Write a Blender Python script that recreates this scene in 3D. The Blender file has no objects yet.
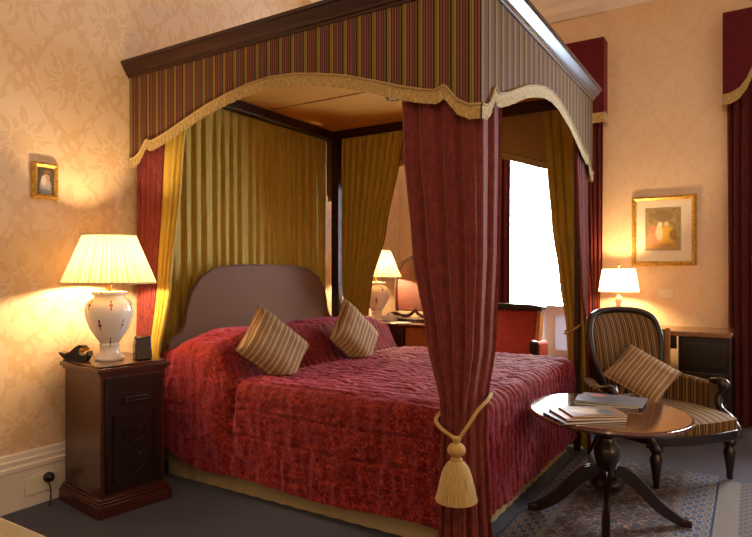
import bpy, bmesh, math, random
from mathutils import Vector, Matrix, Euler, noise
PI = math.pi
C = bpy.context.scene.collection
random.seed(7)
sin, cos = math.sin, math.cos

# ------------------------------------------------------------------ node helpers
def lin(h, k=1.0):
    h = h.lstrip('#'); out = []
    for i in (0, 2, 4):
        c = int(h[i:i+2], 16) / 255
        out.append((c / 12.92 if c <= .04045 else ((c + .055) / 1.055) ** 2.4) * k)
    return (*out, 1)

class S:                                    # a float socket with arithmetic
    def __init__(s, g, o): s.g, s.o = g, o
    def _m(s, op, *a): return s.g.m(op, s, *a)
    def __add__(s, b): return s._m('ADD', b)
    def __radd__(s, b): return s._m('ADD', b)
    def __sub__(s, b): return s._m('SUBTRACT', b)
    def __rsub__(s, b): return s.g.m('SUBTRACT', b, s)
    def __mul__(s, b): return s._m('MULTIPLY', b)
    def __rmul__(s, b): return s._m('MULTIPLY', b)
    def __truediv__(s, b): return s._m('DIVIDE', b)
    def lt(s, b): return s._m('LESS_THAN', b)
    def gt(s, b): return s._m('GREATER_THAN', b)
    def sin(s): return s._m('SINE')
    def cos(s): return s._m('COSINE')
    def abs(s): return s._m('ABSOLUTE')
    def fract(s): return s._m('FRACT')
    def floor(s): return s._m('FLOOR')
    def sqrt(s): return s._m('SQRT')
    def max(s, b): return s._m('MAXIMUM', b)
    def min(s, b): return s._m('MINIMUM', b)
    def pow(s, b): return s._m('POWER', b)
    def band(s, c, w): return ((s - c).abs()).lt(w)
    def ss(s, a, b):
        n = s.g.n('ShaderNodeMapRange'); n.interpolation_type = 'SMOOTHSTEP'
        s.g.l(s.o, n.inputs[0]); n.inputs[1].default_value = a; n.inputs[2].default_value = b
        return S(s.g, n.outputs[0])

class G:
    def __init__(s, name):
        s.mat = bpy.data.materials.new(name); s.mat.use_nodes = True
        s.t = s.mat.node_tree; s.b = s.t.nodes['Principled BSDF']; s.out = s.t.nodes['Material Output']
    def n(s, ty): return s.t.nodes.new(ty)
    def l(s, a, b): s.t.links.new(a, b)
    def put(s, v, inp):
        if isinstance(v, S): s.l(v.o, inp)
        elif isinstance(v, bpy.types.NodeSocket): s.l(v, inp)
        elif v is not None: inp.default_value = v
    def m(s, op, *a):
        n = s.n('ShaderNodeMath'); n.operation = op
        for i, v in enumerate(a): s.put(v, n.inputs[i])
        return S(s, n.outputs[0])
    def co(s, which='Object'):
        tc = s.n('ShaderNodeTexCoord'); sp = s.n('ShaderNodeSeparateXYZ'); s.l(tc.outputs[which], sp.inputs[0])
        s.vec = tc.outputs[which]
        return [S(s, o) for o in sp.outputs]
    def scaled(s, vec, sc):
        m = s.n('ShaderNodeMapping'); s.l(vec, m.inputs[0]); m.inputs['Scale'].default_value = sc; return m.outputs[0]
    def noise(s, scale, detail=3, rough=.5, vec=None, dist=0):
        n = s.n('ShaderNodeTexNoise'); n.inputs['Scale'].default_value = scale; n.inputs['Detail'].default_value = detail
        n.inputs['Roughness'].default_value = rough; n.inputs['Distortion'].default_value = dist
        if vec is None:
            tc = s.n('ShaderNodeTexCoord'); vec = tc.outputs['Object']
        s.l(vec, n.inputs['Vector']); return S(s, n.outputs['Fac'])
    def mix(s, f, a, b):
        n = s.n('ShaderNodeMix'); n.data_type = 'RGBA'
        s.put(f, n.inputs[0]); s.put(a, n.inputs[6]); s.put(b, n.inputs[7]); return n.outputs[2]
    def ramp(s, f, stops):
        n = s.n('ShaderNodeValToRGB'); s.put(f, n.inputs[0]); e = n.color_ramp.elements
        while len(e) < len(stops): e.new(.5)
        for q, (p, c) in zip(e, stops): q.position = p; q.color = c
        return n.outputs[0]
    def bump(s, h, strength=.3, dist=.01):
        n = s.n('ShaderNodeBump'); n.inputs['Strength'].default_value = strength; n.inputs['Distance'].default_value = dist
        s.put(h, n.inputs['Height']); s.l(n.outputs[0], s.b.inputs['Normal'])
    def done(s, col=None, rough=.5, metal=0, spec=None, sheen=0, coat=0, sheen_tint=None, sheen_rough=.4):
        s.put(col, s.b.inputs['Base Color']); s.put(rough, s.b.inputs['Roughness']); s.b.inputs['Metallic'].default_value = metal
        if spec is not None: s.b.inputs['Specular IOR Level'].default_value = spec
        if sheen:
            s.b.inputs['Sheen Weight'].default_value = sheen; s.b.inputs['Sheen Roughness'].default_value = sheen_rough
            if sheen_tint: s.b.inputs['Sheen Tint'].default_value = sheen_tint
        if coat: s.b.inputs['Coat Weight'].default_value = coat; s.b.inputs['Coat Roughness'].default_value = .08
        return s.mat

def wood(name, dark, light, rough=.28, scale=(3, 3, 22), coat=.3):
    g = G(name); x, y, z = g.co()
    nz = g.noise(6, 5, .6, g.scaled(g.vec, scale), 1.2)
    return g.done(g.ramp(nz, [(.3, lin(dark)), (.7, lin(light))]), rough, coat=coat)

def plain(name, hexc, rough=.5, metal=0, bump=0, bscale=200, **k):
    g = G(name)
    if bump: g.bump(g.noise(bscale, 3), bump, .004)
    nz = g.noise(14, 4)
    c = lin(hexc); d = tuple(v * .9 for v in c[:3]) + (1,)
    return g.done(g.mix(nz, d, c), rough, metal, **k)

def wallpaper(name, ax, k):
    g = G(name); co = g.co(); n1 = g.noise(13, 2, .5, g.vec); n2 = g.noise(17, 2, .5, g.scaled(g.vec, (1.13, 1.21, 1.07)))
    u = co[ax] + (n1 - .5) * .06; v = co[2] + (n2 - .5) * .06
    w, h = .50, .74
    def cell(ou, ov):
        pu = ((u / w + ou).fract() - .5) * w; pv = ((v / h + ov).fract() - .5) * h
        r = (pu * pu + (pv * .8) * (pv * .8)).sqrt(); th = g.m('ARCTAN2', pv, pu.abs())
        rays = (th * 9).sin() * .5 + .5
        outer = r.lt(.085 + rays * .065); gap = (r - (.05 + rays * .022)).abs().gt(.008)
        spokes = ((th * 18).sin()).gt(-.55)
        return outer * gap * spokes.max(r.lt(.05))
    fl = cell(0, 0).max(cell(.5, .5))
    # ogee scrolls between the medallions, roughened into leaves
    og = ((u * (2 * PI / w)).cos() + (v * (2 * PI / h)).cos())
    leaf = ((u * 75).sin() * (v * 62 + (u * 30).sin() * 1.5).sin())
    sc = (og.abs().lt(.34 + 0.0)) * (leaf.gt(-.25))
    pat = fl.max(sc)
    soft = g.noise(3, 2)
    base = g.mix(soft, lin('#e6c49a'), lin('#ecd0ac'))
    col = g.mix(pat * k, base, lin('#d2a265'))
    return g.done(col, .55 - pat * .14)

def fine_stripes(name, cols, period, coord='UV', axis=0, rough=.7, bumpy=.15, sheen=0):
    """repeat of (start, colour) bands across one coordinate"""
    g = G(name); co = g.co(coord); f = (co[axis] / period + 100).fract()
    n = g.n('ShaderNodeValToRGB'); n.color_ramp.interpolation = 'CONSTANT'
    e = n.color_ramp.elements
    while len(e) < len(cols): e.new(.5)
    for q, (p, c) in zip(e, cols): q.position = p; q.color = lin(c)
    g.put(f, n.inputs[0])
    g.bump(g.noise(420, 2), bumpy, .002)
    return g.done(n.outputs[0], rough, sheen=sheen, spec=.08)

def velvet(name, dark, light, nscale=(15, 15, 8), sheen=.6, tint='#ff9090', rough=.75, bump=.15):
    g = G(name); g.co()
    nz = g.noise(3, 5, .65, g.scaled(g.vec, nscale), .6)
    g.bump(nz, bump, .006)
    return g.done(g.ramp(nz, [(.25, lin(dark)), (.75, lin(light))]), rough, sheen=sheen, sheen_tint=lin(tint), spec=.15)

M = {}
M['wp_left'] = wallpaper('damask_wallpaper_left', 1, .36)
M['wp_back'] = wallpaper('damask_wallpaper_back', 0, .16)
M['plaster'] = plain('plaster', '#f1e3d4', .8)
M['white'] = plain('white_gloss_paint', '#efe4d4', .35)
M['winpaint'] = plain('window_paint', '#f2f0ee', .4)
def carpet_mat():
    g = G('carpet'); nz = g.noise(160, 3, .7); g.bump(nz, .6, .004)
    return g.done(g.ramp(nz, [(.3, lin('#131428')), (.72, lin('#2a2d50'))]), .95, sheen=.3)
M['carpet'] = carpet_mat()
M['mahog'] = wood('mahogany', '#1f0806', '#3c120b', .3, coat=.12)
M['dark'] = wood('dark_carved_wood', '#120604', '#220d08', .3)
M['stand'] = wood('nightstand_wood', '#2c1008', '#55210f', .33)
M['postwood'] = wood('bed_post_wood', '#1f0806', '#3a110b', .5, coat=0)
M['mirrorwood'] = wood('mirror_board_wood', '#3a150b', '#6a2a14', .6, coat=0)
M['walnut'] = wood('table_top_wood', '#3a1c10', '#6a3822', .12, (3, 22, 3), .7)
M['midwood'] = wood('honey_wood', '#8a5526', '#b87a3e', .35, (20, 3, 3))
M['desktop'] = wood('desk_top_wood', '#7a4a22', '#a06a38', .25, (3, 22, 3), .5)
def gilt():
    g = G('gilt'); nz = g.noise(60, 3)
    g.bump(nz, .2, .003); return g.done(g.ramp(nz, [(.3, lin('#a8771f')), (.7, lin('#e2b95a'))]), .38, .35)
M['gilt'] = gilt()
M['brass'] = plain('brass', '#c79a4a', .25, 1)
M['oldbrass'] = plain('old_brass', '#4a3418', .4, 1)
M['redvel'] = velvet('red_velvet_curtain', '#541e1b', '#823a34', sheen=.45, tint='#ffc0b0')
M['pelmet'] = velvet('maroon_pelmet_velvet', '#521419', '#651c22', (8, 8, 8), .3, '#ff9a90')
M['wincurt'] = velvet('window_curtain_velvet', '#491715', '#632220', sheen=.25, tint='#ffb0a0')
def spread_mat():
    g = G('crushed_velvet'); g.co()
    a = g.noise(30, 5, .72, g.scaled(g.vec, (1, 1.3, 1.1)), 1.8); b = g.noise(75, 4, .65, None, 1.2)
    hgt = a * .6 + b * .5
    g.bump(hgt, .9, .014)
    col = g.ramp(a * .6 + b * .45, [(.39, lin('#340606')), (.53, lin('#74130f')), (.68, lin('#b8472a'))])
    return g.done(col, .55, sheen=.95, sheen_tint=lin('#ff8cb8'), spec=.12, sheen_rough=.25)
M['spread'] = spread_mat()
M['goldsat'] = velvet('gold_lining_satin', '#a4842c', '#cbab4c', (14, 14, 2), .12, '#ffe9a0', .6, .1)
M['lining'] = plain('tan_lining', '#a9814a', .8, bump=.1)
M['tester'] = plain('tester_cloth', '#e09a2c', .8, bump=.1)
M['skirt'] = plain('cream_bed_skirt', '#b5a276', .8, bump=.15)
ST = [(0, '#2f1519'), (.06, '#867234'), (.15, '#5f4c24'), (.19, '#8f7a3a'), (.31, '#2f1519'), (.37, '#7a4a3e'), (.48, '#43202a'),
      (.54, '#86564a'), (.63, '#43202a'), (.69, '#7a4a3e'), (.79, '#2f1519'), (.84, '#6d5a2c'), (.95, '#43202a')]
M['valance'] = fine_stripes('valance_stripes', ST, .077)
CU = [(0, '#a88a62'), (.16, '#6f4a3a'), (.24, '#94764e'), (.36, '#7a4842'), (.42, '#b59a74'), (.6, '#6f4a3a'), (.66, '#8a6c48'), (.84, '#7a4842'), (.92, '#a08058')]
M['cushion'] = fine_stripes('cushion_stripes', CU, .062, 'Object', 0)
AC = [(0, '#7d6038'), (.2, '#3a2016'), (.32, '#96774a'), (.52, '#4a2a1c'), (.62, '#6b5032'), (.8, '#351c14'), (.92, '#6b5032')]
M['chairst'] = fine_stripes('armchair_stripes', AC, .052, 'UV', 0)
M['cushion2'] = fine_stripes('chair_cushion_stripes', CU, .05, 'Object', 0)
def fringe_mat():
    g = G('gold_fringe'); u, v, w = g.co('UV')
    cx = g.n('ShaderNodeCombineXYZ'); g.put(u * 260, cx.inputs[0]); g.put(v * 3, cx.inputs[1])
    h = g.noise(1, 2, .5, cx.outputs[0])
    g.bump(h, .6, .003); return g.done(g.ramp(h, [(.3, lin('#8f7034')), (.7, lin('#cdb070'))]), .75, sheen=.3)
M['fringe'] = fringe_mat()
M['cord'] = plain('gold_cord', '#b8924a', .7, bump=.5, bscale=150, sheen=.3)
M['headb'] = plain('headboard_cloth', '#7c5844', .8, bump=.25, sheen=.06)
def shade_mat(name, col, k, tr=.32):
    g = G(name); u, v, w = g.co('UV')
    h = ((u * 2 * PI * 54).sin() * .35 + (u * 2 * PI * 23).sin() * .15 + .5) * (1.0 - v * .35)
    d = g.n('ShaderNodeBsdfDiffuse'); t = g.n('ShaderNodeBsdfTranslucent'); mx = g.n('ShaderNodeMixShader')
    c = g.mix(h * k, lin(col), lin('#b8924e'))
    g.put(c, d.inputs[0]); g.put(c, t.inputs[0]); mx.inputs[0].default_value = tr
    g.l(d.outputs[0], mx.inputs[1]); g.l(t.outputs[0], mx.inputs[2]); g.l(mx.outputs[0], g.out.inputs[0]); return g.mat
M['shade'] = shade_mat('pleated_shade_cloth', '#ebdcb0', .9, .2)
M['shade2'] = shade_mat('plain_shade_cloth', '#f6ecd2', 0)
def porcelain():
    g = G('porcelain'); u, v, w = g.co('UV')
    def motif(ou, ov):
        pu = ((u * 6 + ou).fract() - .5) * .13; pv = ((v * 2.2 + ov).fract() - .5) * .11
        cr = (pu.abs().lt(.0035) * pv.abs().lt(.014)).max(pv.abs().lt(.003) * pu.abs().lt(.010))
        return cr.max((pu * pu + (pv - .011) * (pv - .011)).sqrt().lt(.006))
    m = motif(0, 0).max(motif(.5, .5)) * v.gt(.12) * v.lt(.9)
    return g.done(g.mix(m, lin('#f4ece2'), lin('#8a3a2a')), .12, coat=.6)
M['porc'] = porcelain()
M['black'] = plain('black_plastic', '#141010', .3)
M['switch'] = plain('cream_plastic', '#f0e6cc', .35)
M['paper'] = plain('white_paper', '#e8e6e2', .6)
M['mount'] = plain('picture_mount', '#f0e2c8', .7)
M['glassy'] = plain('dark_glossy', '#1c1410', .08, coat=.6)
M['bench'] = plain('golden_upholstery', '#7d6220', .6, bump=.2, sheen=.3)
M['redsilk'] = velvet('red_damask_seat', '#7d2420', '#a63a30', (14, 14, 14), .5, '#ffb0a0', .5, .1)
def glass_mat():
    g = G('window_glass'); tr = g.n('ShaderNodeBsdfTransparent'); gl = g.n('ShaderNodeBsdfGlossy'); gl.inputs['Roughness'].default_value = .02
    fr = g.n('ShaderNodeFresnel'); fr.inputs[0].default_value = 1.3; mx = g.n('ShaderNodeMixShader')
    g.l(fr.outputs[0], mx.inputs[0]); g.l(tr.outputs[0], mx.inputs[1]); g.l(gl.outputs[0], mx.inputs[2]); g.l(mx.outputs[0], g.out.inputs[0]); return g.mat
M['glass'] = glass_mat()
def daylit_panel_mat():  # lets daylight through so a solid white panel looks lit
    g = G('daylit_panel'); nz = g.noise(30); d = g.n('ShaderNodeBsdfDiffuse'); t = g.n('ShaderNodeBsdfTranslucent'); mx = g.n('ShaderNodeMixShader'); mx.inputs[0].default_value = .12
    c = g.mix(nz, lin('#e8e8ee'), lin('#f4f4f6')); g.put(c, d.inputs[0]); g.put(c, t.inputs[0])
    g.l(d.outputs[0], mx.inputs[1]); g.l(t.outputs[0], mx.inputs[2]); g.l(mx.outputs[0], g.out.inputs[0]); return g.mat
M['daylit'] = daylit_panel_mat()
def crystal():
    g = G('crystal'); g.b.inputs['Transmission Weight'].default_value = .85; g.b.inputs['IOR'].default_value = 1.45
    nz = g.noise(8); return g.done(g.mix(nz, lin('#fff2dc'), lin('#fffaf0')), .06)
M['crystal'] = crystal()
def picture(name, bg0, bg1, blobs):
    g = G(name); u, v, w = g.co('UV')
    nz = g.noise(9, 5, .6, g.vec); col = g.ramp(nz, [(.3, lin(bg0)), (.7, lin(bg1))])
    for cx, cy, rx, ry, c in blobs:
        d = (((u - cx) / rx).pow(2) + ((v - cy) / ry).pow(2)).sqrt() + (nz - .5) * .7
        f = n = d.ss(1.15, .75)
        col = g.mix(f, col, lin(c))
    return g.done(col, .45, spec=.3)
M['print'] = picture('figures_print', '#7d6540', '#b09868',
    [(.5, .82, .3, .14, '#84704a'), (.3, .3, .22, .26, '#d98a66'), (.62, .3, .24, .3, '#cfa544'), (.4, .42, .1, .2, '#e8c4a0'), (.42, .62, .07, .06, '#e6c9a6'),
     (.6, .62, .07, .06, '#d9b48c'), (.2, .5, .1, .1, '#c87a5a'), (.8, .36, .12, .14, '#8c6a30'), (.5, .1, .5, .07, '#b58a4c')])
M['smallprint'] = picture('portrait_print', '#3a3028', '#5d5348',
    [(.5, .3, .34, .34, '#a39c9a'), (.55, .62, .2, .14, '#b08a6a'), (.4, .5, .16, .2, '#c9c0bc'), (.6, .84, .2, .06, '#8a5a30'), (.5, .1, .4, .1, '#7d7a80')])
def cover(name, a, b, blobs):
    return picture(name, a, b, blobs)
M['mag_a'] = cover('magazine_cover_dark', '#202028', '#3d3a44', [(.5, .5, .3, .3, '#5d6a78'), (.3, .2, .2, .1, '#a8a8b0')])
M['mag_b'] = cover('magazine_cover_red', '#7d3a2c', '#a8583e', [(.6, .55, .3, .25, '#3a5a66'), (.3, .7, .15, .15, '#e0d6c8')])
M['mag_c'] = cover('magazine_cover_warm', '#5a3c2a', '#8a6a4c', [(.4, .5, .3, .3, '#b8a088'), (.7, .4, .15, .25, '#3c4a58')])
M['mag_d'] = cover('magazine_cover_grey', '#3c383e', '#66626a', [(.5, .5, .35, .25, '#3c4450'), (.25, .75, .14, .1, '#c46a4a')])
def rug_mat():
    g = G('persian_rug'); x, y, z = g.co()
    n1 = g.noise(40, 3)
    def wv(a, p): return (a * (2 * PI / p)).cos()
    field = wv(x, .105) * wv(y, .14) + wv(x + y * .5, .071) * wv(y - x * .5, .083) * .7 + (n1 - .5) * 1.1
    col = g.ramp(field * .5 + .5, [(.15, lin('#10182f')), (.34, lin('#3c0f10')), (.5, lin('#4a1612')), (.62, lin('#8c7454')), (.72, lin('#1c3866')), (.9, lin('#481412'))])
    # borders: bands set by distance to the rug's own long edge
    e = .405 - x.abs()
    bf = wv(y, .082) * wv(e, .055) + (n1 - .5) * .5
    bcol = g.ramp(bf * .5 + .5, [(.3, lin('#182c4c')), (.5, lin('#1c4478')), (.62, lin('#8f8472')), (.8, lin('#5e2c24'))])
    col = g.mix(e.lt(.17), col, bcol)
    line = e.band(.165, .008).max(e.band(.03, .006)).max(e.band(.145, .004))
    col = g.mix(line, col, lin('#5c5040'))
    g.bump(g.noise(260, 2), .5, .003)
    return g.done(col, .95, sheen=.2)
M['rug'] = rug_mat()
def rug2_mat():
    g = G('pale_rug'); x, y, z = g.co()
    dots = ((x * 150).sin() * (y * 110).sin()).gt(.2)
    n1 = g.noise(50, 3)
    col = g.mix(dots * .6, lin('#655a5a'), lin('#2c2c3e')); col = g.mix(n1 * .4, col, lin('#453634'))
    col = g.mix(x.lt(-.5), col, lin('#6f6662'))
    g.bump(g.noise(260, 2), .5, .003); return g.done(col, .95)
M['rug2'] = rug2_mat()

# ------------------------------------------------------------------ mesh helpers
class MB:
    def __init__(s): s.V = []; s.F = []; s.U = []; s.I = []; s.mi = 0
    def add(s, V, F, U=None):
        b = len(s.V); s.V += [tuple(v) for v in V]; s.F += [tuple(i + b for i in f) for f in F]
        s.U += list(U) if U else [(0, 0)] * len(V); s.I += [s.mi] * len(F); return s
    def box(s, x0, y0, z0, x1, y1, z1):
        V = [(x0, y0, z0), (x1, y0, z0), (x1, y1, z0), (x0, y1, z0), (x0, y0, z1), (x1, y0, z1), (x1, y1, z1), (x0, y1, z1)]
        return s.add(V, [(3, 2, 1, 0), (4, 5, 6, 7), (0, 1, 5, 4), (1, 2, 6, 5), (2, 3, 7, 6), (3, 0, 4, 7)])
    def grid(s, nu, nv, fn, wrap=False, flip=False):
        V = []; U = []
        for j in range(nv + 1):
            for i in range(nu + (0 if wrap else 1)):
                r = fn(i / nu, j / nv)
                V.append(r[0]); U.append(r[1])
        w = nu if wrap else nu + 1; F = []
        for j in range(nv):
            for i in range(nu):
                a = j * w + i; b = j * w + (i + 1) % w if wrap else a + 1
                q = (a, b, b + w, a + w); F.append(q[::-1] if flip else q)
        return s.add(V, F, U)
    def lathe(s, prof, n=40, c=(0, 0, 0), caps=True, mod=None):
        L = [0]
        for (r0, z0), (r1, z1) in zip(prof, prof[1:]): L.append(L[-1] + math.hypot(r1 - r0, z1 - z0))
        V = []; U = []
        for k, (r, z) in enumerate(prof):
            for i in range(n):
                a = 2 * PI * i / n; rr = r * (mod(a, k) if mod else 1)
                V.append((c[0] + rr * cos(a), c[1] + rr * sin(a), c[2] + z)); U.append((i / n, L[k] / (L[-1] or 1)))
        F = []
        for k in range(len(prof) - 1):
            for i in range(n):
                j = (i + 1) % n; F.append((k * n + i, k * n + j, (k + 1) * n + j, (k + 1) * n + i))
        if caps:
            F.append(tuple(range(n))[::-1]); F.append(tuple((len(prof) - 1) * n + i for i in range(n)))
        return s.add(V, F, U)
    def tube(s, path, r, n=10, closed=False, squash=None):
        P = [Vector(p) for p in path]; N = len(P); V = []; U = []; nrm = None
        for k in range(N):
            t = (P[(k + 1) % N] - P[k - 1]) if closed else (P[min(k + 1, N - 1)] - P[max(k - 1, 0)])
            t.normalize()
            if nrm is None:
                nrm = Vector((0, 0, 1)) if abs(t.z) < .9 else Vector((1, 0, 0))
            nrm = (nrm - t * nrm.dot(t)).normalized(); bn = t.cross(nrm)
            rr = r[k] if isinstance(r, (list, tuple)) else r
            for i in range(n):
                a = 2 * PI * i / n
                V.append(P[k] + nrm * (cos(a) * rr * (squash or 1)) + bn * (sin(a) * rr)); U.append((i / n, k / N))
        F = []
        for k in range(N if closed else N - 1):
            k2 = (k + 1) % N
            for i in range(n):
                j = (i + 1) % n; F.append((k * n + i, k * n + j, k2 * n + j, k2 * n + i))
        if not closed: F.append(tuple(range(n))[::-1]); F.append(tuple((N - 1) * n + i for i in range(n)))
        return s.add(V, F, U)
    def prism(s, out, fn, d0, d1):
        """outline of 2D points pushed from depth d0 to d1; fn(a, b, d) -> point"""
        n = len(out); V = [fn(a, b, d0) for a, b in out] + [fn(a, b, d1) for a, b in out]
        F = [tuple(range(n))[::-1], tuple(range(n, 2 * n))] + [(i, (i + 1) % n, n + (i + 1) % n, n + i) for i in range(n)]
        return s.add(V, F, [(a, b) for a, b in out] * 2)

def catmull(pts, m=8):
    P = [Vector(p) for p in pts]; P = [P[0] * 2 - P[1]] + P + [P[-1] * 2 - P[-2]]; out = []
    for i in range(1, len(P) - 2):
        a, b, c, d = P[i - 1:i + 3]
        for k in range(m):
            t = k / m; out.append(.5 * ((2 * b) + (c - a) * t + (2 * a - 5 * b + 4 * c - d) * t * t + (3 * b - a - 3 * c + d) * t ** 3))
    out.append(P[-2]); return out

def obj(name, mb, mat, parent=None, local=False, bevel=0, smooth=True, angle=42, fix=True, solid=0):
    """links ONE mesh object. World coordinates unless local; a top-level mesh gets its origin at its base."""
    V = mb.V
    if parent is None:
        xs = [v[0] for v in V]; ys = [v[1] for v in V]; z0 = min(v[2] for v in V)
        org = Vector(((min(xs) + max(xs)) / 2, (min(ys) + max(ys)) / 2, z0)); V = [Vector(v) - org for v in V]
    elif not local:
        mw = full(parent).inverted(); V = [mw @ Vector(v) for v in V]
    me = bpy.data.meshes.new(name); me.from_pydata([tuple(v) for v in V], [], mb.F)
    for m in (mat if isinstance(mat, (list, tuple)) else [mat]): me.materials.append(m)
    uv = me.uv_layers.new(name='UVMap')
    for lp in me.loops: uv.data[lp.index].uv = mb.U[lp.vertex_index]
    me.polygons.foreach_set('material_index', mb.I)
    if fix:
        bm = bmesh.new(); bm.from_mesh(me); bmesh.ops.recalc_face_normals(bm, faces=bm.faces); bm.to_mesh(me); bm.free()
    if smooth:
        me.polygons.foreach_set('use_smooth', [True] * len(me.polygons)); me.set_sharp_from_angle(angle=math.radians(angle))
    me.update()
    o = bpy.data.objects.new(name, me); C.objects.link(o)
    if parent is None: o.location = org
    else: o.parent = parent
    if bevel:
        b = o.modifiers.new('bevel', 'BEVEL'); b.width = bevel; b.segments = 2; b.limit_method = 'ANGLE'; b.angle_limit = .6; b.harden_normals = False
    if solid:
        b = o.modifiers.new('solid', 'SOLIDIFY'); b.thickness = solid; b.offset = 0
    return o
def full(o):
    m = Matrix.Translation(o.location) @ o.rotation_euler.to_matrix().to_4x4()
    return full(o.parent) @ m if o.parent else m
def tag(o, label, cat, group=None):
    o['label'] = label; o['category'] = cat
    if group: o['group'] = group
    return o
def thing(name, label, cat, loc=(0, 0, 0), rz=0, group=None):
    o = bpy.data.objects.new(name, None); C.objects.link(o); o.location = loc; o.rotation_euler = (0, 0, rz); o.empty_display_size = .1
    return tag(o, label, cat, group)
def struct(name, mb, mat, parent=None, **k):
    o = obj(name, mb, mat, parent, **k)
    if parent is None: o['kind'] = 'structure'
    return o
def dup(o, parent=None):
    c = o.copy(); C.objects.link(c)
    if parent: c.parent = parent
    for ch in list(o.children): dup(ch, c)
    return c
def sstep(a, b, x):
    t = max(0, min(1, (x - a) / (b - a))); return t * t * (3 - 2 * t)

# ------------------------------------------------------------------ room shell
XL, XR, YB, YF, ZC = -3.13, 2.6, 5.45, -1.8, 3.72
m = MB().box(XL - .2, YF - .2, -.12, XR + .2, YB + .3, 0); struct('floor', m, M['carpet'], smooth=False)
m = MB().box(XL - .2, YF - .2, ZC, XR + .2, YB + .3, ZC + .12); struct('ceiling', m, M['plaster'], smooth=False)
m = MB().box(XL - .15, YF - .2, 0, XL, YB + .3, ZC); struct('wall_left', m, M['wp_left'], smooth=False)
m = MB().box(XR, YF - .2, 0, XR + .15, YB + .3, ZC); struct('wall_right', m, M['wp_left'], smooth=False)
m = MB().box(XL, YF - .15, 0, XR, YF, ZC); struct('wall_front', m, M['wp_back'], smooth=False)
W1 = (-2.02, -1.14, .40, 2.95); W2 = (.1, 1.3, .86, 2.95)
T = .25
m = MB()
for x0, x1, z0, z1 in ((XL, W1[0], 0, ZC), (W1[0], W1[1], 0, W1[2]), (W1[0], W1[1], W1[3], ZC), (W1[1], W2[0], 0, ZC),
                       (W2[0], W2[1], 0, W2[2]), (W2[0], W2[1], W2[3], ZC), (W2[1], XR, 0, ZC)):
    m.box(x0, YB, z0, x1, YB + T, z1)
struct('wall_back', m, M['wp_back'], smooth=False)
for i, (x0, x1, z0, z1) in enumerate((W1, W2)):
    y0, y1 = YB + .1, YB + .16
    m = MB().box(x0, y0, z0, x0 + .05, y1, z1).box(x1 - .05, y0, z0, x1, y1, z1).box(x0 + .05, y0, z0, x1 - .05, y1, z0 + .07).box(x0 + .05, y0, z1 - .05, x1 - .05, y1, z1)
    if i == 0: m.box(x0 + .05, y0, .80, x1 - .05, y1, .88).box((x0 + x1) / 2 - .04, y0, z0 + .07, (x0 + x1) / 2 + .04, y1, .80)
    w = struct('window_%d' % (i + 1), m, M['winpaint'], smooth=False)
    obj('glass_pane', MB().box(x0 + .05, y0 + .028, z0 + .07, x1 - .05, y0 + .032, z1 - .05), M['glass'], w, smooth=False)
    if i == 0: obj('lower_panel', MB().box(x0 + .05, y0 + .012, z0 + .07, x1 - .05, y0 + .024, .80), M['daylit'], w, smooth=False)  # stands in for a light-struck white wooden panel; translucent, so daylight brightens it
    obj('window_sill', MB().box(x0 - .03, YB - .05, z0 - .045, x1 + .03, YB + .1, z0), M['winpaint'], w, bevel=.006)
    # white panelled apron under the sill
    m = MB().box(x0 - .02, YB - .03, .283, x1 + .02, YB - .001, z0 - .045)
    for a in (0, 1) if i else ():
        xa = x0 + .06 + a * (x1 - x0 - .04) / 2; xb = xa + (x1 - x0) / 2 - .12
        m.box(xa, YB - .045, .36, xb, YB - .03, .375).box(xa, YB - .045, .73, xb, YB - .03, .745).box(xa, YB - .045, .375, xa + .015, YB - .03, .73).box(xb - .015, YB - .045, .375, xb, YB - .03, .73)
    obj('apron_panel', m, M['winpaint'], w, smooth=False)
# deep skirting with a moulded cap
SK = [(0, 0), (.028, 0), (.028, .19), (.034, .195), (.034, .215), (.022, .222), (.024, .245), (.016, .252), (.012, .275), (0, .282)]
struct('baseboard_left', MB().prism(SK, lambda a, b, d: (XL + .0005 + a, d, b), YF, YB - .03), M['white'], angle=20)
struct('baseboard_back', MB().prism(SK, lambda a, b, d: (d, YB - .0005 - a, b), XL + .03, XR), M['white'], angle=20)
CV = [(0, 0), (.02, 0), (.03, .03), (.05, .06), (.06, .12), (.1, .18), (.17, .225), (.18, .26), (.22, .275), (.22, .28), (0, .28)]
struct('trim_1', MB().prism(CV, lambda a, b, d: (d, YB - .0005 - a, ZC - .2805 + b), XL, XR), M['plaster'], angle=20)
struct('trim_2', MB().prism(CV, lambda a, b, d: (XL + .0005 + a, d, ZC - .2805 + b), YF, YB), M['plaster'], angle=20)

# ------------------------------------------------------------------ the bed
VX0, VX1, VY0, VY1 = -3.118, -.908, 2.233, 4.18
bed = thing('four_poster_bed', 'four-poster bed with striped scalloped canopy and padded purple-brown headboard', 'bed', ((VX0 + VX1) / 2, (VY0 + VY1) / 2, 0))
for px, py, q in ((-3.0, 2.30, .018), (-2.968, 4.12, .036), (-.987, 2.298, .017), (-.987, 4.10, .017)):
    m = MB().box(px - q - .002, py - q - .002, 0, px + q + .002, py + q + .002, .5).box(px - q, py - q, .5, px + q, py + q, 2.306)
    obj('post', m, M['postwood'], bed, bevel=.004)
m = MB()
for (x0, y0, x1, y1) in ((VX0 + .03, VY0 + .03, VX1 - .03, VY0 + .09), (VX0 + .03, VY1 - .09, VX1 - .03, VY1 - .03), (VX0 + .05, VY0 + .09, VX0 + .13, VY1 - .09), (VX1 - .09, VY0 + .09, VX1 - .03, VY1 - .09)):
    m.box(x0, y0, 2.305, x1, y1, 2.385)
obj('tester_rail', m, M['mahog'], bed, bevel=.004)
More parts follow.
